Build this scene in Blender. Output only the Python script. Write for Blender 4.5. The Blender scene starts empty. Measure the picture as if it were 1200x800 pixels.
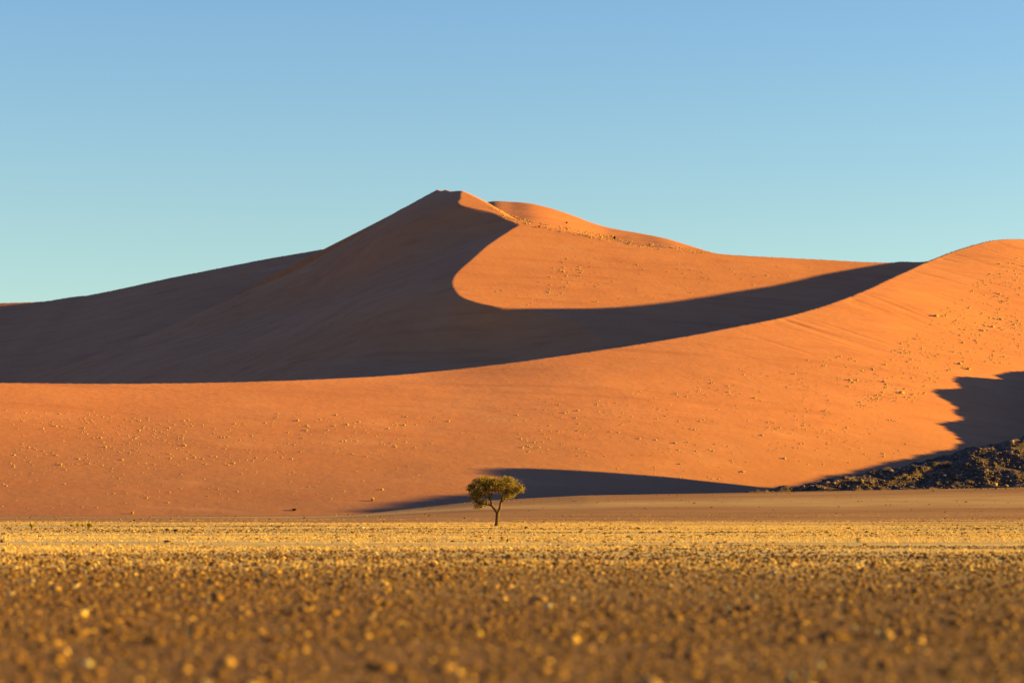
import bpy, math, time
import numpy as np

T0 = time.time()
RNG = np.random.default_rng(11)
scene = bpy.context.scene
COL = scene.collection

# ------------------------------------------------------------------ survey
# The camera stands at the origin 1.7 m above the plain, looking along +Y.
CAM_H = 1.7
FPX, CX, HY = 2823.0, 600.0, 601.0         # focal length (px of the 1200 px frame), centre, horizon row
SUN_EL = math.radians(10.5)
SUN_AZ = math.radians(5.0)                # how far the sun stands beyond due right (+X) towards +Y
SUN = np.array([math.cos(SUN_EL)*math.cos(SUN_AZ), math.cos(SUN_EL)*math.sin(SUN_AZ), math.sin(SUN_EL)])

def pt(px, py, Y):
    return ((px-CX)/FPX*Y, Y, CAM_H+(HY-py)/FPX*Y)

# ------------------------------------------------------------------ noise
def _hash(ix, iy, seed):
    h = (ix.astype(np.int64)*374761393 + iy.astype(np.int64)*668265263 + seed*1442695041) & 0x7fffffff
    h = ((h ^ (h >> 13))*1274126177) & 0x7fffffff
    return ((h ^ (h >> 16)) & 0xffff)/32767.5-1.0
def vnoise(x, y, seed=0):
    ix, iy = np.floor(x), np.floor(y)
    fx, fy = x-ix, y-iy
    fx = fx*fx*fx*(fx*(fx*6-15)+10); fy = fy*fy*fy*(fy*(fy*6-15)+10)
    a, b = _hash(ix, iy, seed), _hash(ix+1, iy, seed)
    c, d = _hash(ix, iy+1, seed), _hash(ix+1, iy+1, seed)
    return a+(b-a)*fx+(c-a)*fy+(a-b-c+d)*fx*fy
def fbm(x, y, seed=0, octaves=4, gain=.5):
    s, amp, tot = 0, 1.0, 0
    for o in range(octaves):
        s = s+amp*vnoise(x*2**o+17.3*o, y*2**o-9.1*o, seed+o*7); tot += amp; amp *= gain
    return s/tot
def smooth(a, b, x):
    t = np.clip((x-a)/(b-a), 0, 1); return t*t*(3-2*t)

# ------------------------------------------------------------------ surfaces through surveyed points
class Spline2:
    """thin-plate spline z(x, y) through surveyed points"""
    def __init__(s, P, lam=0.0):
        P = np.array(P, float); s.S = 200.0
        x = P[:, :2]/s.S; n = len(P)
        K = s._k(x, x)+lam*np.eye(n)
        A = np.zeros((n+3, n+3)); A[:n, :n] = K
        A[:n, n] = 1; A[:n, n+1:] = x; A[n, :n] = 1; A[n+1:, :n] = x.T
        w = np.linalg.solve(A, np.r_[P[:, 2], 0, 0, 0])
        s.x, s.w, s.c = x, w[:n], w[n:]
    def _k(s, a, b):
        r2 = ((a[:, None]-b[None])**2).sum(-1)+1e-12
        return .5*r2*np.log(r2)
    def __call__(s, X, Y):
        sh = np.shape(X); q = np.stack([np.ravel(X), np.ravel(Y)], 1)/s.S
        out = np.empty(len(q))
        for i in range(0, len(q), 60000):
            t = q[i:i+60000]
            out[i:i+60000] = s._k(t, s.x)@s.w+s.c[0]+t@s.c[1:]
        return out.reshape(sh)

def resample(P, step=3.0):
    P = np.array(P, float)
    # Catmull-Rom through the crest points, then even spacing
    Q = np.vstack([2*P[0]-P[1], P, 2*P[-1]-P[-2]])
    out = []
    for i in range(1, len(Q)-2):
        p0, p1, p2, p3 = Q[i-1], Q[i], Q[i+1], Q[i+2]
        m = max(2, int(np.linalg.norm(p2-p1)/step))
        d = np.linalg.norm(p2-p1)
        t1 = (p2-p0)/max(np.linalg.norm(p2-p0), 1e-6)*d; t2 = (p3-p1)/max(np.linalg.norm(p3-p1), 1e-6)*d
        t = np.arange(m)[:, None]/m
        out.append((2*t**3-3*t**2+1)*p1+(t**3-2*t**2+t)*t1+(-2*t**3+3*t**2)*p2+(t**3-t**2)*t2)
    out.append(Q[-2][None])
    return np.vstack(out)

def crest_drop(X, Y, C, k):
    """height of the slip slope behind a crest: crest height minus k times plan distance"""
    sh = X.shape; q = np.stack([X.ravel(), Y.ravel()], 1)
    z = np.empty(len(q))
    for i in range(0, len(q), 20000):
        t = q[i:i+20000]
        d2 = ((t[:, None]-C[None, :, :2])**2).sum(-1)
        j = d2.argmin(1)
        kk = k if np.isscalar(k) else k.ravel()[i:i+20000]
        z[i:i+20000] = C[j, 2]-kk*np.sqrt(d2[np.arange(len(t)), j])
    return z.reshape(sh)
def crest_y(X, C):
    o = np.argsort(C[:, 0]); return np.interp(X, C[o, 0], C[o, 1])

def hit(S, px, py, lo=600, hi=2500):
    """where the line of sight through a surveyed bearing meets a smooth surface"""
    Y = np.linspace(lo, hi, 4000); x, _, z = pt(px, py, Y)
    f = z-S(x, Y); i = np.where(f[:-1]*f[1:] <= 0)[0]
    if len(i) == 0:
        i = [np.abs(f).argmin()]
    y = Y[i[0]]
    return pt(px, py, y)

# ------------------------------------------------------------------ the plain and the fan
def ground_h(X, Y):
    z = 1.1*smooth(200, 560, Y)
    fanh = np.interp(X, [-60, -40, -31, -7, 15, 37, 110, 200], [0, .15, .6, 3.35, 4.5, 4.9, 6.3, 8.5])
    prof = smooth(335, 540, Y)*.75+.25*smooth(430, 520, Y)
    back = 1-.75*smooth(522, 600, Y)
    z = z+np.maximum(fanh-1.0*0, 0)*prof*back
    z = z+.05*fbm(X/38, Y/14, 3, 3)*smooth(60, 140, Y)*(1-smooth(700, 900, Y))
    z = z+.02*fbm(X/6, Y/6, 5, 2)*smooth(15, 40, Y)*(1-smooth(400, 500, Y))
    z = z+.10*fbm(X/45+Y/160, Y/9, 8, 3)*smooth(380, 440, Y)*(1-smooth(600, 700, Y))
    z = np.where(Y > 1200, z-(Y-1200)*.004, z)
    return z

# ------------------------------------------------------------------ dune surfaces
# front dune: long windward slope, its crest climbing from left to far right
front_crest_pts = [pt(-250, 452, 690), pt(-120, 450, 703)]+[pt(*p) for p in [
    (0, 448, 715), (100, 449, 725), (200, 448.5, 735), (300, 446.5, 745), (430, 441, 765), (530, 432.5, 785),
    (620, 421.5, 800), (720, 407, 825), (800, 394, 850), (850, 384.5, 870), (930, 368, 912), (1000, 345, 960), (1050, 322.5, 1030),
    (1100, 300.5, 1110), (1150, 284, 1155), (1172, 280.5, 1172), (1200, 280, 1195)]]
front_off = [(272, 1216, 141.5), (297, 1255, 163), (294, 1270, 155), (295, 1285, 153), (297, 1316, 154.5), (302, 1339, 156.5), (317, 1373, 163), (335, 1413, 169), (365, 1480, 177), (410, 1580, 187)]
FC = resample(front_crest_pts+front_off)
foot = [(-330, 530, .6), (-230, 540, .8), (-150, 552, 1.0), (-80, 566, 1.0), (-30, 580, 1.5), (0, 592, 2.0), (30, 610, 2.3), (70, 636, 2.5), (120, 666, 2.7), (180, 700, 3.0), (260, 745, 3.4), (360, 790, 4)]
P = list(front_crest_pts)+list(front_off)
for x, y, z in foot:
    P += [(x, y, z), (x, y-70, z-9)]
    zc = np.interp(x, FC[:, 0], FC[:, 2]); yc = np.interp(x, FC[:, 0], FC[:, 1])
    P += [(x+12, y+(yc-y)*.28, z+(zc-z)*.25), (x+12, y+(yc-y)*.62, z+(zc-z)*.60)]
F = Spline2(P, 1e-4)

# main dune: shaded lee plane L, lit windward W, meeting in the S-shaped crest
LGX, LGY = .35, .28
def lplane(X, Y):
    X, Y = X/1.25, Y/1.25
    return (183-CAM_H+LGX*(X+40.6)+LGY*(Y-1350))*1.25+CAM_H
s_crest_px = [(541, 224.5), (540, 233), (541.5, 241), (555, 244), (575, 248.5), (590, 256), (602, 260.5), (608.5, 262.5), (600, 268), (588, 276), (572, 287), (555, 302), (541, 314),
              (531.5, 325), (530, 333), (534, 341), (545, 350), (562, 355.5), (580, 359.5), (600, 362), (622, 364)]

def wplane(X, Y):
    X, Y = X/1.25, Y/1.25
    return (137-CAM_H-.09*(X-3)+.36*(Y-1131))*1.25+CAM_H
SC = np.array([hit(wplane, *p, lo=1000) for p in s_crest_px])
WP = [tuple(p) for p in SC]
for p in [(840, 297), (730, 286), (690, 276), (640, 266), (950, 303), (1040, 308), (1150, 312), (1250, 316), (700, 363), (850, 343), (960, 322), (760, 320), (900, 400), (700, 400), (600, 380), (900,350)]:
    WP.append(hit(wplane, *p, lo=1000))
W = Spline2(WP, 3e-4)
LP = [tuple(p) for p in SC]
for x, y in [(-60, 1400), (-100, 1300), (-150, 1250), (-250, 1250), (-330, 1300), (-80, 1150), (-150, 1100), (-250, 1100), (-80, 1000), (-150, 950), (-250, 950), (-60, 900), (-200, 850), (60, 1300), (60, 1180), (40, 1400)]:
    LP.append((x*1.25, y*1.25, lplane(x*1.25, y*1.25)))
for p in SC:                                # lee side keeps falling away to the left of the crest
    LP.append((p[0]-25, p[1]-4, p[2]-.36*25))
L = Spline2(LP, 3e-4)
def M(X, Y):
    return np.minimum(L(X, Y)-notch(X, Y), W(X, Y))
SUM = hit(L, 512.5, 223, lo=1000)
def notch(X, Y):
    """the little wind-cut facet beside the summit"""
    xr = X-SUM[0]+.10*(Y-SUM[1])
    fw = SUM[1]-Y; t = np.clip(1-.7*np.clip(fw, 0, 40)/34, .25, 1)
    return 3.4*t*np.clip(xr/(6*t), 0, 1)*(1-smooth(8*t, 15*t+2, xr))*(1-smooth(20, 34, fw))*(1-smooth(10, 20, -fw))

main_crest_px = [(60, 433), (100, 420), (200, 381), (300, 337), (350, 314), (392, 291), (420, 276), (455, 256), (485, 238), (512, 222.5), (519, 221), (528, 224), (541, 223), (557, 230),
                 (575, 240), (592, 251), (610, 258), (640, 265), (690, 275), (730, 285), (780, 291), (830, 296), (870, 299), (950, 303), (1040, 307.5), (1056, 306), (1078, 306.5), (1110, 303), (1200, 303), (1320, 305)]
if __name__ == "__main__":
    MCL = []
    for px, py in main_crest_px:
        MCL.append(hit(L if px < 541 else W, px, py, lo=1050 if px < 541 else 1050))
    MC = resample(MCL)

# far ridge behind the main crest, and the long shaded shoulder at the left
ridge_pts = [pt(p[0], p[1], p[2]*1.25) for p in [(440, 335, 1440), (500, 290, 1440), (556, 244, 1432), (576, 236, 1424), (600, 236.5, 1420), (625, 239, 1412), (660, 248, 1399), (705, 264, 1376), (745, 272, 1357), (780, 279, 1338), (810, 288, 1320), (840, 297, 1300), (900, 306, 1275), (1000, 322, 1210), (1100, 340, 1190)]]
RC = resample(ridge_pts)
def V(X, Y):
    yc = crest_y(X, RC); zc = np.interp(X, RC[:, 0], RC[:, 2])
    return zc-.27*(yc-Y)
left_pts = [pt(p[0], p[1], p[2]*1.25) for p in [(-150, 358, 1450), (-50, 356, 1440), (0, 355, 1430), (50, 353, 1425), (85, 347.5, 1420), (105, 345.5, 1418), (200, 325.5, 1410), (300, 306, 1405), (390, 290, 1400), (404, 289.5, 1400), (430, 300, 1400), (480, 330, 1400)]]
LC = resample(left_pts)
def L2(X, Y):
    yc = crest_y(X, LC); zc = np.interp(X, LC[:, 0], LC[:, 2])
    return zc-.29*(yc-Y)

# rocky hill at the right, running on beyond the picture
hill_pts = [pt(*p) for p in [(880, 576, 538), (905, 570.5, 541), (950, 563, 545), (1000, 553.5, 550), (1060, 542.5, 557), (1110, 532, 562), (1140, 522, 566), (1170, 515, 569), (1200, 508, 573)]]
hill_off = [(145, 590, 33), (166, 601, 41.3), (168, 612, 42.4), (168, 622, 42), (168, 628, 41.2), (170, 641, 43.4), (170, 650, 46.6), (170, 656.5, 47.4), (171, 660, 42), (174, 666, 30), (183, 694, 31), (188, 716, 32), (194, 743, 33.6),
            (196, 758, 36.5), (198, 772, 42.2), (200, 783, 43.3), (202, 806, 50), (204, 821, 55.7), (205, 831, 55.4), (208, 849, 60.3), (210, 858, 57.4), (212, 865, 59.6), (215, 883, 59.6), (228, 910, 64), (255, 950, 72)]
HC = resample(hill_pts+hill_off, 2.0)
HK = np.interp(HC[:, 0], [118, 140, 160, 172, 190], [.36, .9, 1.6, 2.2, 1.1])   # the hill grows craggier beyond the gentle toe

def comp(S, C, k, nz, rnd=.9):
    """windward surface S up to the crest C, slip slope k behind it, the edge rounded over rnd metres"""
    def f(X, Y):
        z = S(X, Y)+nz(X, Y)
        cy = crest_y(X, C); b = Y > cy-7
        dr = crest_drop(X[b][None], Y[b][None], C, 1.0)[0]; zc = crest_drop(X[b][None], Y[b][None], C, 0.0)[0]
        d = zc-dr; d = zc-np.where(Y[b] < cy[b], -k*d, k*d)
        zs = z[b]; h = np.clip(.5+.5*(d-zs)/rnd, 0, 1)
        z[b] = d+(zs-d)*h-rnd*h*(1-h)+rnd*.0
        return z
    return f
def nz_front(X, Y):
    yc = crest_y(X, FC); t = np.clip((yc-Y)/120, 0, 1)
    a = smooth(0, .25, t)
    n = a*(.55*fbm(X/70, Y/55, 21, 3)+.10*fbm(X/16, Y/12, 25, 3))
    n = n*(1-.6*smooth(-60, -160, X))
    # slip streaks running down the slope under the high right part of the crest
    u, v = (X+Y)*.7071, (X-Y)*.7071
    st = fbm(u/3.2, v/38, 31, 2)
    st = np.clip(st+.5*vnoise(u/17, v/60, 33)-.2, 0, 1)
    msk = smooth(40, 95, X)*smooth(1, 8, yc-Y)*(1-smooth(55, 120, yc-Y))
    return n-.36*st*msk
def nz_main(X, Y):
    return .6*fbm(X/60, Y/60, 41, 3)*smooth(0, 30, np.abs(L(X, Y)-W(X, Y)))+slip(X, Y)*smooth(2, 22, W(X, Y)-L(X, Y))+.06*fbm(X/14, Y/10, 44, 2)*smooth(0, 10, np.abs(L(X, Y)-W(X, Y)))
def slip(X, Y):
    """old slide tongues running straight down the lee face"""
    u, v = -.62*X+.78*Y, .78*X+.62*Y
    return .9*fbm(u/15, v/110, 46, 3)+.25*fbm(u/4, v/60, 48, 2)
def nz_left(X, Y):
    return .8*fbm(X/50, Y/50, 51, 4)
frontH = comp(F, FC, .55, nz_front)
mainH = comp(M, MC, .5, nz_main)
ridgeH = comp(V, RC, .45, lambda X, Y: .8*fbm(X/50, Y/40, 61, 4))
leftH = comp(L2, LC, .45, nz_left)
def hillH(X, Y):
    q_ = np.stack([X.ravel(), Y.ravel()], 1); z = np.empty(len(q_))
    for i in range(0, len(q_), 20000):
        t = q_[i:i+20000]
        z[i:i+20000] = (HC[None, :, 2]-HK[None]*np.sqrt(((t[:, None]-HC[None, :, :2])**2).sum(-1))).max(1)
    z = z.reshape(X.shape)
    # gentler in front
    q = fbm(X/9, Y/9, 71, 4); r = 1-np.abs(fbm(X/5, Y/5, 75, 3))*2
    r2 = 1-np.abs(fbm((X+.6*Y)/13, (Y-.3*X)/5, 77, 2))*2.2
    return z+(.8*q+.6*np.clip(r, 0, 1)+1.3*np.clip(r2, 0, 1)-1.5+.3*fbm(X/1.7, Y/1.7, 79, 2))*(1-.5*smooth(130, 155, X))

# ------------------------------------------------------------------ mesh helpers
def mesh_from(name, V3, Fc, mat, kind=None, smooth_=True, parent=None, n=None):
    """Fc: (m,k) int array of equal-size polygons"""
    V3 = np.asarray(V3, np.float32); Fc = np.asarray(Fc, np.int32)
    me = bpy.data.meshes.new(name)
    m, k = Fc.shape
    me.vertices.add(len(V3)); me.vertices.foreach_set('co', V3.ravel())
    me.loops.add(m*k); me.loops.foreach_set('vertex_index', Fc.ravel())
    me.polygons.add(m); me.polygons.foreach_set('loop_start', np.arange(0, m*k, k, dtype=np.int32))
    me.polygons.foreach_set('loop_total', np.full(m, k, np.int32))
    if smooth_:
        me.polygons.foreach_set('use_smooth', np.ones(m, bool))
    me.update(calc_edges=True)
    if mat: me.materials.append(mat)
    o = bpy.data.objects.new(name, me); COL.objects.link(o)
    if parent: o.parent = parent
    if kind: o['kind'] = kind
    return o

class Grid:
    def __init__(s, x0, x1, y0, y1, st, H):
        s.x = np.arange(x0, x1+st*.5, st); s.y = np.arange(y0, y1+st*.5, st); s.st = st
        s.X, s.Y = np.meshgrid(s.x, s.y); s.Z = H(s.X, s.Y)
    def at(s, X, Y):
        fx = np.clip((X-s.x[0])/s.st, 0, len(s.x)-1.001); fy = np.clip((Y-s.y[0])/s.st, 0, len(s.y)-1.001)
        i = fx.astype(int); j = fy.astype(int); a = fx-i; b = fy-j; Z = s.Z
        z = Z[j, i]*(1-a)*(1-b)+Z[j, i+1]*a*(1-b)+Z[j+1, i]*(1-a)*b+Z[j+1, i+1]*a*b
        out = (X < s.x[0]) | (X > s.x[-1]) | (Y < s.y[0]) | (Y > s.y[-1])
        return np.where(out, -99, z)
    def build(s, name, mat, floor):
        ny, nx = s.Z.shape
        idx = np.arange(ny*nx).reshape(ny, nx)
        q = np.stack([idx[:-1, :-1], idx[:-1, 1:], idx[1:, 1:], idx[1:, :-1]], -1).reshape(-1, 4)
        zz = s.Z.ravel()[q].max(1); q = q[zz > floor]
        used = np.zeros(ny*nx, bool); used[q.ravel()] = True
        re = np.cumsum(used)-1
        v = np.stack([s.X.ravel(), s.Y.ravel(), s.Z.ravel()], 1)[used]
        return mesh_from(name, v, re[q], mat, 'structure')

# ------------------------------------------------------------------ node helpers
def new_mat(name):
    m = bpy.data.materials.new(name); m.use_nodes = True
    nt = m.node_tree; b = nt.nodes['Principled BSDF']
    b.inputs['Roughness'].default_value = .95
    b.inputs['Specular IOR Level'].default_value = .1
    return m, nt, b
def nd(nt, t, **kw):
    n = nt.nodes.new(t)
    for k, v in kw.items():
        if k.startswith('i_'):
            n.inputs[k[2:].replace('_', ' ')].default_value = v
        else:
            setattr(n, k, v)
    return n
def ramp(nt, fac, stops):
    r = nt.nodes.new('ShaderNodeValToRGB')
    e = r.color_ramp.elements
    while len(e) < len(stops): e.new(.5)
    for i, (p, c) in enumerate(stops):
        e[i].position = p; e[i].color = (*c, 1) if len(c) == 3 else c
    nt.links.new(fac, r.inputs[0]); return r.outputs[0]
def noise(nt, vec, scale, detail=4, rough=.55):
    n = nd(nt, 'ShaderNodeTexNoise'); n.inputs['Scale'].default_value = scale
    n.inputs['Detail'].default_value = detail; n.inputs['Roughness'].default_value = rough
    if vec is not None: nt.links.new(vec, n.inputs['Vector'])
    return n.outputs['Fac']
def mapping(nt, vec, scale):
    n = nd(nt, 'ShaderNodeMapping'); n.inputs['Scale'].default_value = scale
    nt.links.new(vec, n.inputs['Vector']); return n.outputs[0]
def mix(nt, fac, a, b, mode='MIX'):
    n = nd(nt, 'ShaderNodeMix', data_type='RGBA', blend_type=mode)
    for i, v in ((0, fac), (6, a), (7, b)):
        if hasattr(v, 'links'): nt.links.new(v, n.inputs[i])
        else: n.inputs[i].default_value = v if not isinstance(v, tuple) else ((*v, 1) if len(v) == 3 else v)
    return n.outputs[2]
def mapr(nt, v, a, b, c=0, d=1):
    n = nd(nt, 'ShaderNodeMapRange', clamp=True)
    n.inputs[1].default_value = a; n.inputs[2].default_value = b; n.inputs[3].default_value = c; n.inputs[4].default_value = d
    nt.links.new(v, n.inputs[0]); return n.outputs[0]
def bump(nt, h, strength, dist):
    n = nd(nt, 'ShaderNodeBump'); n.inputs['Strength'].default_value = strength; n.inputs['Distance'].default_value = dist
    nt.links.new(h, n.inputs['Height']); return n.outputs[0]

def sand_material():
    m, nt, b = new_mat('orange_sand')
    g = nd(nt, 'ShaderNodeNewGeometry'); pos = g.outputs['Position']
    big = noise(nt, pos, .016, 4); mid = noise(nt, pos, .12, 4)
    c = ramp(nt, big, [(.3, (.385, .126, .052)), (.7, (.435, .150, .062))])
    c = mix(nt, mapr(nt, mid, .35, .7, 0, .35), c, (.37, .115, .047))
    # gravelly, browner toe of the slope
    sep = nd(nt, 'ShaderNodeSeparateXYZ'); nt.links.new(pos, sep.inputs[0])
    ad = nd(nt, 'ShaderNodeMath', operation='MULTIPLY_ADD'); nt.links.new(big, ad.inputs[0]); ad.inputs[1].default_value = -26; nt.links.new(sep.outputs[2], ad.inputs[2])
    toe = mapr(nt, ad.outputs[0], 20, -12, 0, .8)
    c = mix(nt, toe, c, (.215, .086, .048))
    strk = noise(nt, mapping(nt, pos, (.012, .10, .16)), 1.0, 5, .6)
    c = mix(nt, mapr(nt, strk, .50, .72, 0, .55), c, (.29, .088, .04))
    pale = noise(nt, mapping(nt, pos, (.03, .05, .05)), 1.0, 4, .6)
    c = mix(nt, mapr(nt, pale, .55, .78, 0, .5), c, (.44, .18, .09))
    nt.links.new(c, b.inputs['Base Color'])
    h = nd(nt, 'ShaderNodeMath', operation='ADD')
    nt.links.new(noise(nt, pos, .35, 5, .6), h.inputs[0]); nt.links.new(noise(nt, mapping(nt, pos, (.5, 1.6, 1)), .25, 2), h.inputs[1])
    nt.links.new(bump(nt, h.outputs[0], .35, .35), b.inputs['Normal'])
    return m

def ground_material():
    m, nt, b = new_mat('gravel_plain')
    g = nd(nt, 'ShaderNodeNewGeometry'); pos = g.outputs['Position']
    sep = nd(nt, 'ShaderNodeSeparateXYZ'); nt.links.new(pos, sep.inputs[0]); Y = sep.outputs[1]
    wob = nd(nt, 'ShaderNodeMath', operation='MULTIPLY_ADD'); nt.links.new(noise(nt, pos, .02, 3), wob.inputs[0]); wob.inputs[1].default_value = 60; nt.links.new(Y, wob.inputs[2])
    near = ramp(nt, noise(nt, pos, 3.0, 5), [(.3, (.09, .037, .011)), (.7, (.165, .074, .022))])
    straw = ramp(nt, noise(nt, mapping(nt, pos, (.35, 1, 1)), .09, 5, .65), [(.32, (.28, .165, .065)), (.5, (.41, .26, .105)), (.68, (.48, .32, .14))])
    c = mix(nt, mapr(nt, wob.outputs[0], 74, 124), near, straw)
    far = ramp(nt, noise(nt, mapping(nt, pos, (.25, 1, 1)), .07, 5, .6), [(.35, (.19, .075, .028)), (.56, (.245, .105, .042)), (.75, (.34, .17, .07))])
    c = mix(nt, mapr(nt, wob.outputs[0], 310, 385), c, far)
    band = mapr(nt, wob.outputs[0], 462, 480); band2 = mapr(nt, wob.outputs[0], 495, 515, 1, 0)
    bm2 = nd(nt, 'ShaderNodeMath', operation='MULTIPLY'); nt.links.new(band, bm2.inputs[0]); nt.links.new(band2, bm2.inputs[1])
    bm3 = nd(nt, 'ShaderNodeMath', operation='MULTIPLY'); nt.links.new(bm2.outputs[0], bm3.inputs[0]); nt.links.new(mapr(nt, noise(nt, mapping(nt, pos, (.3, 1, 1)), .2, 3), .3, .6, .35, .9), bm3.inputs[1])
    c = mix(nt, bm3.outputs[0], c, (.36, .20, .085))
    nt.links.new(c, b.inputs['Base Color'])
    h = nd(nt, 'ShaderNodeMath', operation='MULTIPLY_ADD'); nt.links.new(noise(nt, pos, 2.2, 5, .65), h.inputs[0]); h.inputs[1].default_value = .35
    nt.links.new(noise(nt, mapping(nt, pos, (.3, 1, 1)), .22, 4, .6), h.inputs[2])
    nt.links.new(bump(nt, h.outputs[0], .5, .25), b.inputs['Normal'])
    return m

def rock_material(name, c1, c2, c3, sc):
    m, nt, b = new_mat(name)
    g = nd(nt, 'ShaderNodeNewGeometry'); pos = g.outputs['Position']
    n1 = noise(nt, pos, sc, 5, .6)
    nt.links.new(ramp(nt, n1, [(.3, c1), (.52, c2), (.72, c3)]), b.inputs['Base Color'])
    nt.links.new(bump(nt, noise(nt, pos, sc*3, 5, .65), .8, .12), b.inputs['Normal'])
    return m

SAND = sand_material(); GROUND = ground_material()
HILL = rock_material('dark_hill_rock', (.036, .022, .017), (.078, .044, .032), (.15, .082, .055), .35)

# ------------------------------------------------------------------ terrain
gF = Grid(-300, 430, 500, 1650, 1.0, frontH)
gM = Grid(-400, 400, 940, 1800, .95, mainH)
gR = Grid(-130, 370, 1500, 1950, 1.5, ridgeH)
gL = Grid(-500, 20, 1450, 2000, 1.6, leftH)
gH = Grid(20, 400, 500, 900, .7, hillH)
gF.build('front_dune', SAND, -4); gM.build('main_dune', SAND, 5); gR.build('far_dune', SAND, 60); gL.build('shaded_dune', SAND, 30)
gH.build('rocky_hill', HILL, 1)

def axis(dense, far, lo, hi):
    a = list(dense); s = dense[1]-dense[0]; v = dense[-1]
    while v < hi: s *= 1.25; v += s; a.append(v)
    s = dense[1]-dense[0]; v = dense[0]; b = []
    while v > lo: s *= 1.25; v -= s; b.append(v)
    return np.array(b[::-1]+a)
gx = axis(np.arange(-150, 150.1, 1.5), 0, -6000, 6000)
gy = axis(np.r_[np.arange(10, 700.1, 1.5)], 0, -3000, 9000)
GXm, GYm = np.meshgrid(gx, gy); GZ = ground_h(GXm, GYm)
ny, nx = GZ.shape; idx = np.arange(ny*nx).reshape(ny, nx)
q = np.stack([idx[:-1, :-1], idx[:-1, 1:], idx[1:, 1:], idx[1:, :-1]], -1).reshape(-1, 4)
mesh_from('ground', np.stack([GXm.ravel(), GYm.ravel(), GZ.ravel()], 1), q, GROUND, 'structure')

def surf(X, Y):
    z = np.maximum(ground_h(X, Y), gF.at(X, Y))
    for g in (gM, gR, gL, gH): z = np.maximum(z, g.at(X, Y))
    return z
print('terrain', round(time.time()-T0, 1))


# ------------------------------------------------------------------ where things stand on the terrain
def on_terrain(px, py, y0=330.0, y1=1900.0):
    px = np.asarray(px, float); py = np.asarray(py, float)
    u = (px-CX)/FPX; v = (HY-py)/FPX
    lo = np.full(px.shape, y0); done = np.zeros(px.shape, bool); hi = np.full(px.shape, y1)
    y = y0
    while y < y1:
        yn = y+4.0
        s_ = surf(u*yn, np.full(px.shape, yn)) > CAM_H+v*yn
        new = s_ & ~done
        lo[new] = y; hi[new] = yn; done |= s_; y = yn
        if done.all(): break
    for _ in range(9):
        m = (lo+hi)/2; s_ = surf(u*m, m) > CAM_H+v*m
        hi = np.where(s_, m, hi); lo = np.where(s_, lo, m)
    return np.stack([u*hi, hi, surf(u*hi, hi)], -1), done

def group_tag(o, label, cat, group=None):
    o['label'] = label; o['category'] = cat
    if group: o['group'] = group
    return o

def set_attr(o, name, vals):
    a = o.data.attributes.new(name, 'FLOAT', 'POINT'); a.data.foreach_set('value', np.asarray(vals, np.float32))

def tint_material(name, stops, rough=.9, translucent=0, bumpy=0):
    m, nt, b = new_mat(name)
    at = nd(nt, 'ShaderNodeAttribute', attribute_name='tint')
    c = ramp(nt, at.outputs['Fac'], stops)
    nt.links.new(c, b.inputs['Base Color']); b.inputs['Roughness'].default_value = rough
    if bumpy:
        g = nd(nt, 'ShaderNodeNewGeometry')
        nt.links.new(bump(nt, noise(nt, g.outputs['Position'], bumpy, 4, .6), .7, .02), b.inputs['Normal'])
    if translucent:
        tr = nd(nt, 'ShaderNodeBsdfTranslucent'); nt.links.new(c, tr.inputs[0])
        mx = nd(nt, 'ShaderNodeMixShader'); mx.inputs[0].default_value = translucent
        nt.links.new(b.outputs[0], mx.inputs[1]); nt.links.new(tr.outputs[0], mx.inputs[2])
        nt.links.new(mx.outputs[0], nt.nodes['Material Output'].inputs[0])
    return m

STRAW = tint_material('dry_straw', [(0, (.36, .20, .075)), (.4, (.52, .31, .12)), (1, (.62, .41, .19))], .8, .3)
YELLOW = tint_material('yellow_shrub_leaves', [(0, (.24, .17, .02)), (1, (.46, .34, .03))], .8, .2)
DARKSHRUB = tint_material('dull_shrub_leaves', [(0, (.04, .026, .012)), (1, (.11, .07, .028))], .8, .1)
STONE = tint_material('desert_stones', [(0, (.03, .014, .006)), (.3, (.09, .039, .012)), (.62, (.16, .074, .023)), (.82, (.31, .165, .048)), (.95, (.42, .25, .075)), (.985, (.22, .19, .15)), (1, (.26, .24, .2))], .75, 0, 40)
BOULDER = tint_material('weathered_boulder', [(0, (.026, .017, .014)), (.6, (.10, .055, .042)), (1, (.30, .17, .125))], .85, 0, 3)

# ------------------------------------------------------------------ grass tufts
def blades(rng, n, r, h, wd, lean=1.0):
    """n bent narrow blades (2 triangles each) fanning out of one root"""
    a = rng.uniform(0, 2*math.pi, n); t = np.sqrt(rng.uniform(0, 1, n))*lean
    L_ = h*rng.uniform(.6, 1.1, n)
    root = np.stack([np.cos(a)*r*.28*t, np.sin(a)*r*.28*t, np.full(n, -.04*h)], 1)
    tip = np.stack([np.cos(a)*r*t, np.sin(a)*r*t, L_*(1-.45*t*t)], 1)
    mid = root*.45+tip*.55; mid[:, 2] += .16*h
    b = rng.uniform(0, 2*math.pi, n); side = np.stack([np.cos(b), np.sin(b), b*0], 1)*wd*rng.uniform(.6, 1.3, n)[:, None]
    V3 = np.stack([root-side*.5, root+side*.5, mid-side, mid+side, tip], 1).reshape(-1, 3)
    i = np.arange(n)[:, None]*5
    T = np.concatenate([i+np.array([[0, 1, 3]]), i+np.array([[0, 3, 2]]), i+np.array([[2, 3, 4]])], 0)
    return V3, T, np.repeat(rng.uniform(0, 1, n), 5)

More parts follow.
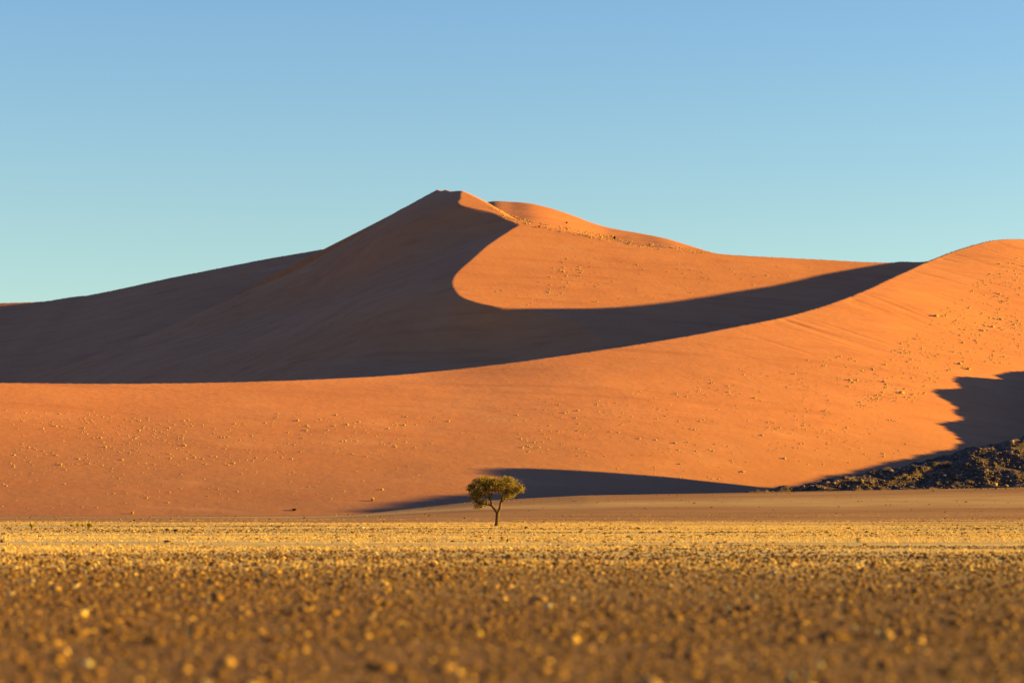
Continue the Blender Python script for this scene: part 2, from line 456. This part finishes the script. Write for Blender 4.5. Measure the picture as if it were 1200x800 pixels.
def hummock(rng, r, h):
    a = np.arange(7)/7*2*math.pi; v = [(0, 0, h)]
    for f_, z_ in ((.55, .78), (1.0, -.12)):
        rr = r*f_*rng.uniform(.75, 1.2, 7); v += list(zip(np.cos(a)*rr, np.sin(a)*rr, h*z_*rng.uniform(.8, 1.15, 7)))
    T = []
    for i in range(7):
        j = (i+1) % 7
        T += [(0, 1+i, 1+j), (1+i, 8+i, 8+j), (1+i, 8+j, 1+j)]
    return np.array(v), np.array(T), rng.uniform(.35, .8, 15)
def tuft(rng, w, n, wd):
    v1, f1, t1 = hummock(rng, .40*w, .30*w); v2, f2, t2 = blades(rng, n, .52*w, .42*w, wd*w)
    return np.vstack([v1, v2]), np.vstack([f1, f2+len(v1)]), np.r_[t1, t2]
def inside(poly, x, y):
    poly = np.array(poly); c = np.zeros(x.shape, bool); j = len(poly)-1
    for i in range(len(poly)):
        xi, yi = poly[i]; xj, yj = poly[j]
        c ^= ((yi > y) != (yj > y)) & (x < (xj-xi)*(y-yi)/(yj-yi+1e-9)+xi); j = i
    return c
def scatter(poly, n, clump, seed, rng):
    poly = np.array(poly, float); lo, hi = poly.min(0), poly.max(0); out = []
    tot = 0
    while tot < n:
        x = rng.uniform(lo[0], hi[0], 4000); y = rng.uniform(lo[1], hi[1], 4000)
        k = inside(poly, x, y)
        f = fbm(x/26, y/11, seed, 3)
        k &= rng.uniform(0, 1, 4000) < np.exp(np.clip(f*clump, -6, 0)*1.0-np.where(f < .12, .9*clump*.35, 0))
        q_ = np.stack([x[k], y[k]], 1); out.append(q_); tot += len(q_)
    q_ = np.vstack(out); return q_[rng.permutation(len(q_))[:n]]

TUFT_AREAS = [  # outline of the patch as surveyed, number, clumping, label, group, mean width at its distance in px
    ([(0, 480), (300, 484), (560, 488), (560, 520), (300, 545), (0, 548)], 760, 2.2, 'pale dry grass tuft on the left of the orange front slope', 'grass tufts on the left of the front slope', 2.6),
    ([(0, 545), (300, 545), (545, 515), (540, 545), (440, 580), (300, 598), (0, 600)], 220, 1.6, 'small dry grass tuft on the brown foot of the front slope left of the tree', 'grass tufts on the brown foot of the slope', 2.4),
    ([(560, 490), (620, 468), (760, 452), (860, 432), (1000, 415), (1040, 440), (1060, 500), (1000, 520), (840, 535), (620, 535)], 820, 2.6, 'pale dry grass tuft in the middle of the orange front slope', 'grass tufts in the middle of the front slope', 2.8),
    ([(990, 448), (1060, 400), (1120, 350), (1170, 310), (1200, 300), (1200, 428), (1110, 436), (1075, 470), (1010, 480)], 1050, 1.8, 'yellowish grass tuft in the dense growth high on the right front slope', 'grass tufts high on the right of the front slope', 2.9),
    ([(830, 535), (1000, 520), (1075, 500), (1070, 530), (1000, 548), (860, 562), (700, 558), (700, 545)], 70, 2.4, 'scattered grass tuft low on the front slope left of the rocky hill', 'grass tufts low on the slope beside the rocky hill', 3.4),
    ([(578, 346), (585, 335), (622, 328), (645, 318), (660, 300), (690, 300), (680, 330), (660, 350), (640, 359), (600, 358)], 120, 2.2, 'grass tuft in the sunlit hollow beside the curved shadow edge', 'grass tufts in the sunlit hollow', 2.6),
    ([(680, 300), (840, 310), (1000, 313), (960, 320), (850, 340), (760, 353), (690, 356)], 130, 2.4, 'grass tuft on the sunlit upper slope of the main dune above the shadow band', 'grass tufts on the upper sunlit slope', 2.2),
    ([(573, 242), (590, 247), (612, 256), (645, 263), (700, 274), (760, 285), (832, 294), (832, 298), (760, 291), (700, 281), (645, 270), (608, 263), (592, 257)], 430, 1.2, 'yellow grass tuft crowded along the crest line below the far dune', 'grass tufts along the main crest', 2.6),
    ([(30, 430), (150, 400), (330, 330), (400, 300), (440, 320), (380, 400), (250, 438)], 60, 2.0, 'dull grass tuft on the shaded left face of the main dune', 'grass tufts on the shaded dune face', 2.2),
]
cand = []
for ai, (poly, n, cl, lab, grp, wpx) in enumerate(TUFT_AREAS):
    q_ = scatter(poly, n, cl, 200+ai, RNG)
    P3, ok = on_terrain(q_[:, 0], q_[:, 1])
    s = .70*wpx*np.exp(RNG.normal(0, .40, len(q_)))*np.where(ai == 7, 1, 1)
    for k in range(len(q_)):
        if ok[k]: cand.append((s[k], ai, P3[k], s[k]*P3[k][1]/FPX))
cand.sort(key=lambda t: -t[0])
tuft_meshes = []
for k in range(7):
    v_, f_, t_ = tuft(RNG, 1.0, 26, .07)
    o = mesh_from('grass_tuft', v_, f_, STRAW, smooth_=False); set_attr(o, 'tint', t_*.7+.3*RNG.uniform())
    tuft_meshes.append(o.data); bpy.data.objects.remove(o)
for k, (_, ai, p, wd) in enumerate(cand[:300]):
    o = bpy.data.objects.new('grass_tuft', tuft_meshes[k % 7]); COL.objects.link(o)
    o.location = p; o.scale = (wd, wd, wd*RNG.uniform(.75, 1.15)); o.rotation_euler = (0, 0, RNG.uniform(0, 6.28))
    group_tag(o, TUFT_AREAS[ai][3], 'grass tuft', TUFT_AREAS[ai][4])
VV, FF, TT, off = [], [], [], 0
for _, ai, p, wd in cand[300:]:
    v_, f_, t_ = tuft(RNG, wd, 9, .10)
    VV.append(v_+p); FF.append(f_+off); TT.append(t_); off += len(v_)
o = mesh_from('dune_grass', np.vstack(VV), np.vstack(FF), STRAW, 'stuff', False); set_attr(o, 'tint', np.concatenate(TT))
group_tag(o, 'small far grass tufts sprinkled thinly over all the dune slopes', 'dune grass')
print('tufts', len(cand), round(time.time()-T0, 1))

# ------------------------------------------------------------------ shrubs
def shrub(px, py, wpx, mat, label, group=None, squash=.75):
    P3, ok = on_terrain([px], [py], y0=60); p = P3[0]; wd = wpx*p[1]/FPX
    v_, f_, t_ = blades(RNG, 150, .5*wd, squash*wd, .05*wd)
    v_[:, 2] += 0
    o = mesh_from('shrub', v_, f_, mat, smooth_=False); set_attr(o, 'tint', t_)
    o.location = p; group_tag(o, label, 'shrub', group)
shrub(37, 617.5, 7, YELLOW, 'bright yellow shrub standing alone at the far left edge of the plain')
shrub(105, 618, 9, YELLOW, 'largest yellow shrub, at the right end of the yellow row on the far plain')
for x_ in (84, 91, 97): shrub(x_, 616.6+RNG.uniform(-.3, .4), 5.5, YELLOW, 'small yellow shrub in the short row beside the largest yellow shrub', 'yellow shrubs in a row on the far plain')
shrub(155, 602, 5, STRAW, 'pale round shrub at the foot of the orange dune, left part of the picture')
shrub(345, 598, 8, DARKSHRUB, 'low dark shrub at the foot of the dune left of the tree shadow', squash=.4)
shrub(437, 587, 6, STRAW, 'pale round shrub just left of the shadow tip at the dune foot')
shrub(720, 280, 5, DARKSHRUB, 'small dark shrub on the grassy main crest, the largest there')
for x_, y_ in ((632, 266.5), (735, 287), (664, 262)): shrub(x_, y_, 3.4, DARKSHRUB, 'tiny dark shrub among the yellow tufts of the main crest', 'tiny dark shrubs on the main crest')

# ------------------------------------------------------------------ stones
def ico():
    t = (1+5**.5)/2
    v = np.array([(-1, t, 0), (1, t, 0), (-1, -t, 0), (1, -t, 0), (0, -1, t), (0, 1, t), (0, -1, -t), (0, 1, -t), (t, 0, -1), (t, 0, 1), (-t, 0, -1), (-t, 0, 1)], float)/math.sqrt(1+t*t)
    f = np.array([(0, 11, 5), (0, 5, 1), (0, 1, 7), (0, 7, 10), (0, 10, 11), (1, 5, 9), (5, 11, 4), (11, 10, 2), (10, 7, 6), (7, 1, 8), (3, 9, 4), (3, 4, 2), (3, 2, 6), (3, 6, 8), (3, 8, 9), (4, 9, 5), (2, 4, 11), (6, 2, 10), (8, 6, 7), (9, 8, 1)])
    return v, f
ICO_V, ICO_F = ico()
def subdiv(v, f):
    mp = {}; v = [tuple(x) for x in v]; nf = []
    def md(a, b):
        k = (min(a, b), max(a, b))
        if k not in mp:
            m = (np.array(v[a])+np.array(v[b]))/2; v.append(tuple(m/np.linalg.norm(m))); mp[k] = len(v)-1
        return mp[k]
    for a, b, c in f:
        ab, bc, ca = md(a, b), md(b, c), md(c, a); nf += [(a, ab, ca), (b, bc, ab), (c, ca, bc), (ab, bc, ca)]
    return np.array(v), np.array(nf)
S1V, S1F = subdiv(ICO_V, ICO_F); S2V, S2F = subdiv(S1V, S1F)

def stone_cloud(name, P3, R, tint, label, cat, mat):
    n = len(P3); k = len(ICO_V)
    a = RNG.uniform(0, 2*math.pi, n); ca, sa = np.cos(a), np.sin(a)
    v = ICO_V[None]*(1+RNG.uniform(-.28, .28, (n, k, 1)))*np.stack([RNG.uniform(.8, 1.35, n), RNG.uniform(.7, 1.1, n), RNG.uniform(.4, .8, n)], 1)[:, None, :]
    v = np.stack([v[..., 0]*ca[:, None]-v[..., 1]*sa[:, None], v[..., 0]*sa[:, None]+v[..., 1]*ca[:, None], v[..., 2]], -1)
    v = v*R[:, None, None]+P3[:, None, :]; v[..., 2] += R[:, None]*.10
    f = (ICO_F[None]+(np.arange(n)*k)[:, None, None]).reshape(-1, 3)
    o = mesh_from(name, v.reshape(-1, 3), f, mat, 'stuff', False); set_attr(o, 'tint', np.repeat(tint, k))
    group_tag(o, label, cat); return o

def rock_mesh(name, rng, mat, hi=True, flat=.7):
    v, f = (S2V.copy(), S2F) if hi else (S1V.copy(), S1F)
    for _ in range(rng.integers(7, 12)):       # broken faces: chop with random planes
        d = rng.normal(size=3); d /= np.linalg.norm(d); h = rng.uniform(.55, .85)
        s = v@d; v = v-np.clip(s-h, 0, None)[:, None]*d[None]
    v *= np.array([rng.uniform(.9, 1.4), rng.uniform(.75, 1.1), flat*rng.uniform(.8, 1.2)])
    v += rng.normal(0, .02, v.shape)
    o = mesh_from(name, v, f, mat, smooth_=False)
    set_attr(o, 'tint', np.full(len(v), rng.uniform(.15, .95)))
    me = o.data; bpy.data.objects.remove(o); return me

# foreground gravel, thinning out towards the tree
PX, PR = [], []
def field(y0, y1, dens, rmed, sig):
    area = .225*(y1*y1-y0*y0)+14*(y1-y0); n = int(area*dens)
    u = RNG.uniform(0, 1, n); y = np.sqrt(y0*y0+u*(y1*y1-y0*y0)); x = RNG.uniform(-1, 1, n)*(.225*y+7)
    f = fbm(x/9, y/5, 301, 3)
    if y0 > 80: k = RNG.uniform(0, 1, n) < np.clip(.5+2.2*fbm(x/30, y/11, 303, 3), .06, 1)
    else: k = RNG.uniform(0, 1, n) < np.clip(.8+.6*f, .2, 1)
    x, y = x[k], y[k]
    PX.append(np.stack([x, y, ground_h(x, y)], 1)); PR.append(rmed*np.exp(RNG.normal(0, sig, len(x))))
field(15, 35, 85, .019, .58); field(35, 55, 60, .023, .52); field(55, 75, 36, .029, .48); field(75, 95, 16, .038, .48); field(95, 130, 6, .044, .42); field(130, 300, 1.4, .066, .42); field(300, 520, .06, .10, .4)
P3 = np.vstack(PX); R = np.clip(np.concatenate(PR), .015, .28)
tint = np.clip(.15+.75*RNG.beta(1.6, 2.4, len(R))+np.where(RNG.uniform(0, 1, len(R)) < .03, .3, 0)-np.where(RNG.uniform(0, 1, len(R)) < .05, .3, 0), 0, 1)
stone_cloud('gravel', P3, R, tint, 'brown stony gravel covering the foreground and thinning out towards the tree', 'gravel', STONE)
print('gravel', len(R), round(time.time()-T0, 1))
stone_meshes = [rock_mesh('stone', RNG, STONE, False) for _ in range(8)]
for k, t_ in enumerate((.72, .86, .62, .9, .80, .3, .975, .7)): stone_meshes[k].attributes['tint'].data.foreach_set('value', np.full(len(stone_meshes[k].vertices), t_, np.float32))
for k in range(72):
    y = 20+55*RNG.uniform()**1.3; x = RNG.uniform(-.21, .21)*y
    o = bpy.data.objects.new('stone', stone_meshes[k % 8]); COL.objects.link(o)
    r = RNG.uniform(.03, .055)*(1+y/80)
    o.location = (x, y, ground_h(np.array([x]), np.array([y]))[0]+r*.3); o.scale = (r, r, r); o.rotation_euler = (0, 0, RNG.uniform(0, 6.28))
    zone = 'left' if x/y < -.07 else 'right' if x/y > .07 else 'middle'
    shade = ['ochre', 'sandy yellow', 'brown', 'pale yellow', 'orange', 'dark brown', 'grey', 'ochre'][k % 8]
    group_tag(o, f'larger {shade} stone lying in the gravel of the {zone} foreground', 'stone', f'larger {shade} stones in the {zone} foreground')

for k in range(26):
    y = 190+120*RNG.uniform(); x = RNG.uniform(-.2, .2)*y
    if k < 4: x, y = -1.8+RNG.uniform(-2.5, 2.5), 283+RNG.uniform(-2.5, 0)
    o = bpy.data.objects.new('stone', stone_meshes[5]); COL.objects.link(o); r = RNG.uniform(.13, .24)
    o.location = (x, y, ground_h(np.array([x]), np.array([y]))[0]+r*.2); o.scale = (r, r, r*.9); o.rotation_euler = (0, 0, RNG.uniform(0, 6.28))
    if k < 4: group_tag(o, 'dark stone lying close to the foot of the acacia', 'stone', 'dark stones at the foot of the acacia')
    else: group_tag(o, 'dark stone sitting alone on the pale grassy plain', 'stone', 'dark stones on the pale plain')
# dry stubble on the plain between the gravel and the tree
n = 190000
u = RNG.uniform(0, 1, n); y = np.sqrt(56**2+u*(430**2-56**2)); x = RNG.uniform(-1, 1, n)*(.225*y+8)
k = RNG.uniform(0, 1, n) < np.clip(.45+2.6*fbm(x/34, y/13, 311, 3), .04, 1)*smooth(58, 105, y)*(1-smooth(270, 410, y))
x, y = x[k], y[k]; m = len(x); nb = 4
a = RNG.uniform(0, 6.283, (m, nb)); h = (.10*np.exp(RNG.normal(0, .35, m)))[:, None]*RNG.uniform(.7, 1.2, (m, nb)); w_ = .03
base = np.stack([x, y, ground_h(x, y)], 1)[:, None, :]+np.stack([np.cos(a)*.05, np.sin(a)*.05, a*0-.01], -1)
tip = base+np.stack([np.cos(a)*h*.8, np.sin(a)*h*.8, h], -1)
sd_ = np.stack([np.sin(a), -np.cos(a), a*0], -1)*w_
v = np.stack([base-sd_, base+sd_, tip], 2).reshape(-1, 3)
o = mesh_from('dry_grass', v, np.arange(len(v)).reshape(-1, 3), STRAW, 'stuff', False); set_attr(o, 'tint', np.repeat(RNG.uniform(.2, 1, m), nb*3))
group_tag(o, 'short pale stubble of dry grass on the plain around the tree', 'dry grass')
print('stubble', m, round(time.time()-T0, 1))

# ------------------------------------------------------------------ boulders on the rocky hill
bm_ = [rock_mesh('boulder', RNG, BOULDER) for _ in range(10)]
cp = [(880, 573), (950, 562), (1000, 552), (1060, 541), (1110, 531), (1140, 521), (1170, 514), (1200, 507)]
hx = RNG.uniform(885, 1199, 5200); top = np.interp(hx, [c[0] for c in cp], [c[1] for c in cp])
hy = top+.4+RNG.uniform(0, 1, 5200)**.8*(572.5-top)
okk = RNG.uniform(0, 1, 5200) < np.clip(.35+.65*(572-top)/50, .3, 1); hx, hy = hx[okk], hy[okk]
HP, ok = on_terrain(hx, hy, y0=500, y1=640); HP = HP[ok]
hr = .155*np.exp(RNG.normal(0, .55, len(HP))); o_ = np.argsort(-hr); HP, hr = HP[o_], np.clip(hr[o_], .06, .8)
for k in range(298):
    o = bpy.data.objects.new('boulder', bm_[k % 10]); COL.objects.link(o)
    o.location = HP[k]+np.array([0, 0, hr[k]*.25]); o.scale = (hr[k],)*3; o.rotation_euler = (RNG.uniform(-.3, .3), RNG.uniform(-.3, .3), RNG.uniform(0, 6.28))
    pxk = CX+HP[k][0]/HP[k][1]*FPX
    zone = 'low left tail' if pxk < 1020 else 'middle' if pxk < 1115 else 'high right shoulder'
    group_tag(o, f'weathered brown boulder on the {zone} of the rocky hill', 'boulder', f'boulders on the {zone} of the hill')
stone_cloud('hill_rubble', HP[298:], hr[298:]*.9, RNG.uniform(0, 1, len(HP)-298), 'small broken rubble strewn all over the rocky hill', 'rubble', BOULDER)
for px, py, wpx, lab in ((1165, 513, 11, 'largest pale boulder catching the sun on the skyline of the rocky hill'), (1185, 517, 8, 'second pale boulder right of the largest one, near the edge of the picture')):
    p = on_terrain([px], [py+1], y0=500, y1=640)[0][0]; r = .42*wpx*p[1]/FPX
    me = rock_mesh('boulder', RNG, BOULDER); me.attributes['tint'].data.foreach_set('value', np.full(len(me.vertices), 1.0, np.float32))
    o = bpy.data.objects.new('boulder', me); COL.objects.link(o); o.location = p+np.array([0, 0, r*.35]); o.scale = (r, r, r*1.05)
    group_tag(o, lab, 'boulder')
print('boulders', len(HP), round(time.time()-T0, 1))

# ------------------------------------------------------------------ the acacia
BARK, nt, b = new_mat('acacia_bark')
g = nd(nt, 'ShaderNodeTexCoord')
nt.links.new(ramp(nt, noise(nt, mapping(nt, g.outputs['Object'], (1, 1, .25)), 9, 5), [(.3, (.045, .026, .012)), (.7, (.14, .078, .034))]), b.inputs['Base Color'])
nt.links.new(bump(nt, noise(nt, mapping(nt, g.outputs['Object'], (1, 1, .2)), 14, 4), .8, .05), b.inputs['Normal'])
LEAF = tint_material('acacia_leaves', [(0, (.05, .04, .008)), (.5, (.23, .155, .026)), (1, (.42, .28, .055))], .7, .42)
class Tubes:
    def __init__(s): s.v, s.f, s.n = [], [], 0
    def add(s, pts, rad, sides=7):
        pts = np.array(pts, float); rad = np.array(rad, float)
        # smooth path
        C = resample(np.c_[pts], max(.12, rad.max()*.8)) if len(pts) > 2 else pts
        d0 = np.r_[0, np.cumsum(np.linalg.norm(np.diff(pts, axis=0), axis=1))]; d1 = np.r_[0, np.cumsum(np.linalg.norm(np.diff(C, axis=0), axis=1))]
        r = np.interp(d1/d1[-1], d0/d0[-1], rad)
        tg = np.gradient(C, axis=0); tg /= np.linalg.norm(tg, axis=1)[:, None]
        ref = np.where(np.abs(tg[:, 1:2]) < .9, np.array([[0, 1., 0]]), np.array([[1., 0, 0]]))
        a = np.cross(tg, ref); a /= np.linalg.norm(a, axis=1)[:, None]; c = np.cross(tg, a)
        th = np.arange(sides)/sides*2*math.pi
        ring = C[:, None]+r[:, None, None]*(a[:, None]*np.cos(th)[None, :, None]+c[:, None]*np.sin(th)[None, :, None])
        m = len(C); idx = np.arange(m*sides).reshape(m, sides)+s.n
        nx_ = np.roll(idx, -1, 1)
        s.f.append(np.stack([idx[:-1], nx_[:-1], nx_[1:], idx[1:]], -1).reshape(-1, 4)); s.v.append(ring.reshape(-1, 3)); s.n += m*sides
    def build(s, name, mat, parent):
        return mesh_from(name, np.vstack(s.v), np.vstack(s.f), mat, parent=parent)
tree = bpy.data.objects.new('acacia_tree', None); COL.objects.link(tree)
tp = np.array([-1.82, 285.0, 0]); tp[2] = ground_h(tp[:1], tp[1:2])[0]-.03; tree.location = tp; tree.scale = (.95, .95, .95)
group_tag(tree, 'lone acacia with forked trunk and olive crown standing on the plain', 'tree')
tr = Tubes(); tr.add([(0, 0, -.15), (.0, 0, .1), (.04, 0, .5), (.09, 0, 1.05), (.13, 0, 1.75)], [.36, .29, .245, .225, .24], 10)
tr.build('trunk', BARK, tree)
R2 = np.random.default_rng(5)
limbs = [  # path, radii
    ([(.13, 0, 1.65), (.40, .05, 2.2), (.54, .1, 3.0), (.85, .2, 3.7), (1.25, .3, 4.5), (1.5, .3, 5.4)], [.15, .13, .115, .09, .06, .03]),
    ([(.54, .1, 3.0), (1.1, -.3, 3.45), (1.9, -.5, 3.95), (2.8, -.6, 4.5)], [.09, .075, .055, .025]),
    ([(.13, 0, 1.65), (-.22, -.05, 2.15), (-.55, -.1, 2.55), (-.75, -.1, 3.3), (-1.2, -.15, 4.2), (-1.7, -.2, 5.2)], [.16, .15, .12, .09, .065, .03]),
    ([(-.5, -.1, 2.5), (-1.0, .2, 2.68), (-1.7, .4, 2.75), (-2.5, .5, 3.0)], [.085, .065, .045, .02]),
    ([(-.75, -.1, 3.3), (-1.5, -.6, 3.75), (-2.5, -.7, 4.3), (-3.1, -.7, 4.9)], [.075, .06, .045, .02]),
    ([(.7, .15, 3.4), (.35, .8, 4.1), (.0, 1.1, 4.9), (-.2, 1.2, 5.6)], [.07, .055, .04, .02]),
    ([(-.8, -.1, 3.4), (-.6, -.8, 4.0), (-.5, -1.3, 4.8)], [.06, .045, .02]),
]
# crown: ellipsoids of leaf clumps (centre, radii, clumps, density)
crown = [((-1.95, 0, 4.75), (1.75, 1.7, 1.25), 150, 1.0), ((-1.2, 0, 5.5), (1.35, 1.4, .75), 62, 1.0), ((-.1, .1, 5.15), (1.35, 1.6, .9), 105, .85), ((1.5, 0, 4.9), (1.75, 1.7, 1.05), 108, .75), ((1.3, 0, 5.85), (.85, 1.0, .45), 24, .7),
         ((2.75, -.2, 4.65), (.85, 1.0, .65), 34, .65), ((1.4, -.1, 3.85), (1.15, 1.1, .5), 36, .6), ((-2.75, .1, 3.75), (.8, .9, .55), 36, .8), ((-1.75, .3, 2.95), (1.15, .7, .4), 42, .55), ((-2.35, .3, 2.5), (.6, .5, .38), 18, .5), ((-3.35, -.2, 4.75), (.5, .7, .4), 14, .8)]
LV, LT = [], []
lp = [resample(np.array(p), .1) for p, _ in limbs]; twig = [Tubes() for _ in limbs]
for (p, r), t in zip(limbs, twig): t.add(p, np.array(r)*1.3, 7)
for c, rr, n, den in crown:
    for _ in range(n):
        d = R2.normal(size=3); d /= np.linalg.norm(d); q_ = np.array(c)+d*np.array(rr)*R2.uniform(.25, 1.0)**.6
        # twig from the nearest limb
        best = min(((np.linalg.norm(l-q_, axis=1)+np.clip(l[:, 2]-q_[2]+.2, 0, None)*2).min(), i) for i, l in enumerate(lp))[1]
        l = lp[best]; j = (np.linalg.norm(l-q_, axis=1)+np.clip(l[:, 2]-q_[2]+.2, 0, None)*2).argmin()
        mid = (l[j]+q_)/2+np.array([0, 0, .12])+R2.normal(0, .08, 3)
        twig[best].add([l[j], mid, q_], [.026, .018, .009], 4)
        m = int(R2.integers(17, 42)*den); s = R2.uniform(.14, .28)
        off_ = R2.normal(size=(m, 3))*np.array([s, s, s*.62])*R2.uniform(.5, 1.1)
        ctr = q_+off_
        a = R2.normal(size=(m, 3)); a /= np.linalg.norm(a, axis=1)[:, None]
        b_ = np.cross(a, R2.normal(size=(m, 3))); b_ /= np.linalg.norm(b_, axis=1)[:, None]
        ln = R2.uniform(.05, .12, m)[:, None]; wd = R2.uniform(.022, .05, m)[:, None]
        LV.append(np.stack([ctr-a*ln, ctr+b_*wd, ctr+a*ln, ctr-b_*wd], 1).reshape(-1, 3)); LT.append(np.repeat(np.clip(R2.normal(R2.uniform(.3, .75), .15, m), 0, 1), 4))
for t in twig: t.build('branch', BARK, tree)
LV = np.vstack(LV); o = mesh_from('crown', LV, np.arange(len(LV)).reshape(-1, 4), LEAF, smooth_=False, parent=tree); set_attr(o, 'tint', np.concatenate(LT))
print('leaves', len(LV)//4, round(time.time()-T0, 1))


# ------------------------------------------------------------------ camera
cam_d = bpy.data.cameras.new('Camera'); cam = bpy.data.objects.new('Camera', cam_d); COL.objects.link(cam)
cam.location = (0, 0, CAM_H); cam.rotation_euler = (math.radians(90), 0, 0)
cam_d.sensor_width = 36; cam_d.lens = 36*FPX/1200
cam_d.shift_y = (HY-400)/1200
cam_d.clip_start = .5; cam_d.clip_end = 20000
cam_d.dof.use_dof = True; cam_d.dof.focus_distance = 290; cam_d.dof.aperture_fstop = .68
scene.camera = cam

# ------------------------------------------------------------------ light
w = bpy.data.worlds.new('World'); scene.world = w; w.use_nodes = True
wt = w.node_tree; bg = wt.nodes['Background']
sky = wt.nodes.new('ShaderNodeTexSky'); sky.sky_type = 'NISHITA'; sky.sun_disc = False
sky.sun_elevation = SUN_EL; sky.sun_rotation = math.radians(90)-SUN_AZ
sky.altitude = 600; sky.air_density = 1.0; sky.dust_density = .4; sky.ozone_density = 2.0
hs = wt.nodes.new('ShaderNodeHueSaturation'); hs.inputs['Saturation'].default_value = 1.0
wt.links.new(sky.outputs[0], hs.inputs['Color'])
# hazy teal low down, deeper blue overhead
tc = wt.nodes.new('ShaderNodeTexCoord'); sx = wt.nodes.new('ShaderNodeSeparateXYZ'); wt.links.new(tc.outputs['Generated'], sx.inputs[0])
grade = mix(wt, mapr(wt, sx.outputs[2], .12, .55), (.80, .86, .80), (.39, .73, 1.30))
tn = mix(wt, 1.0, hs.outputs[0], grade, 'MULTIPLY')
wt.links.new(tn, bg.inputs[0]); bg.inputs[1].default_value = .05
sd = bpy.data.lights.new('Sun', 'SUN'); so = bpy.data.objects.new('Sun', sd); COL.objects.link(so)
sd.energy = 5; sd.angle = math.radians(.65); sd.color = (1, .70, .05)
from mathutils import Vector
so.rotation_euler = Vector(SUN).to_track_quat('Z', 'Y').to_euler()
so.location = (200, 100, 200)
scene.view_settings.view_transform = 'Standard'; scene.view_settings.look = 'None'
scene.view_settings.exposure = 2.28; scene.view_settings.gamma = 1
scene.cycles.max_bounces = 5
print('script', round(time.time()-T0, 1))
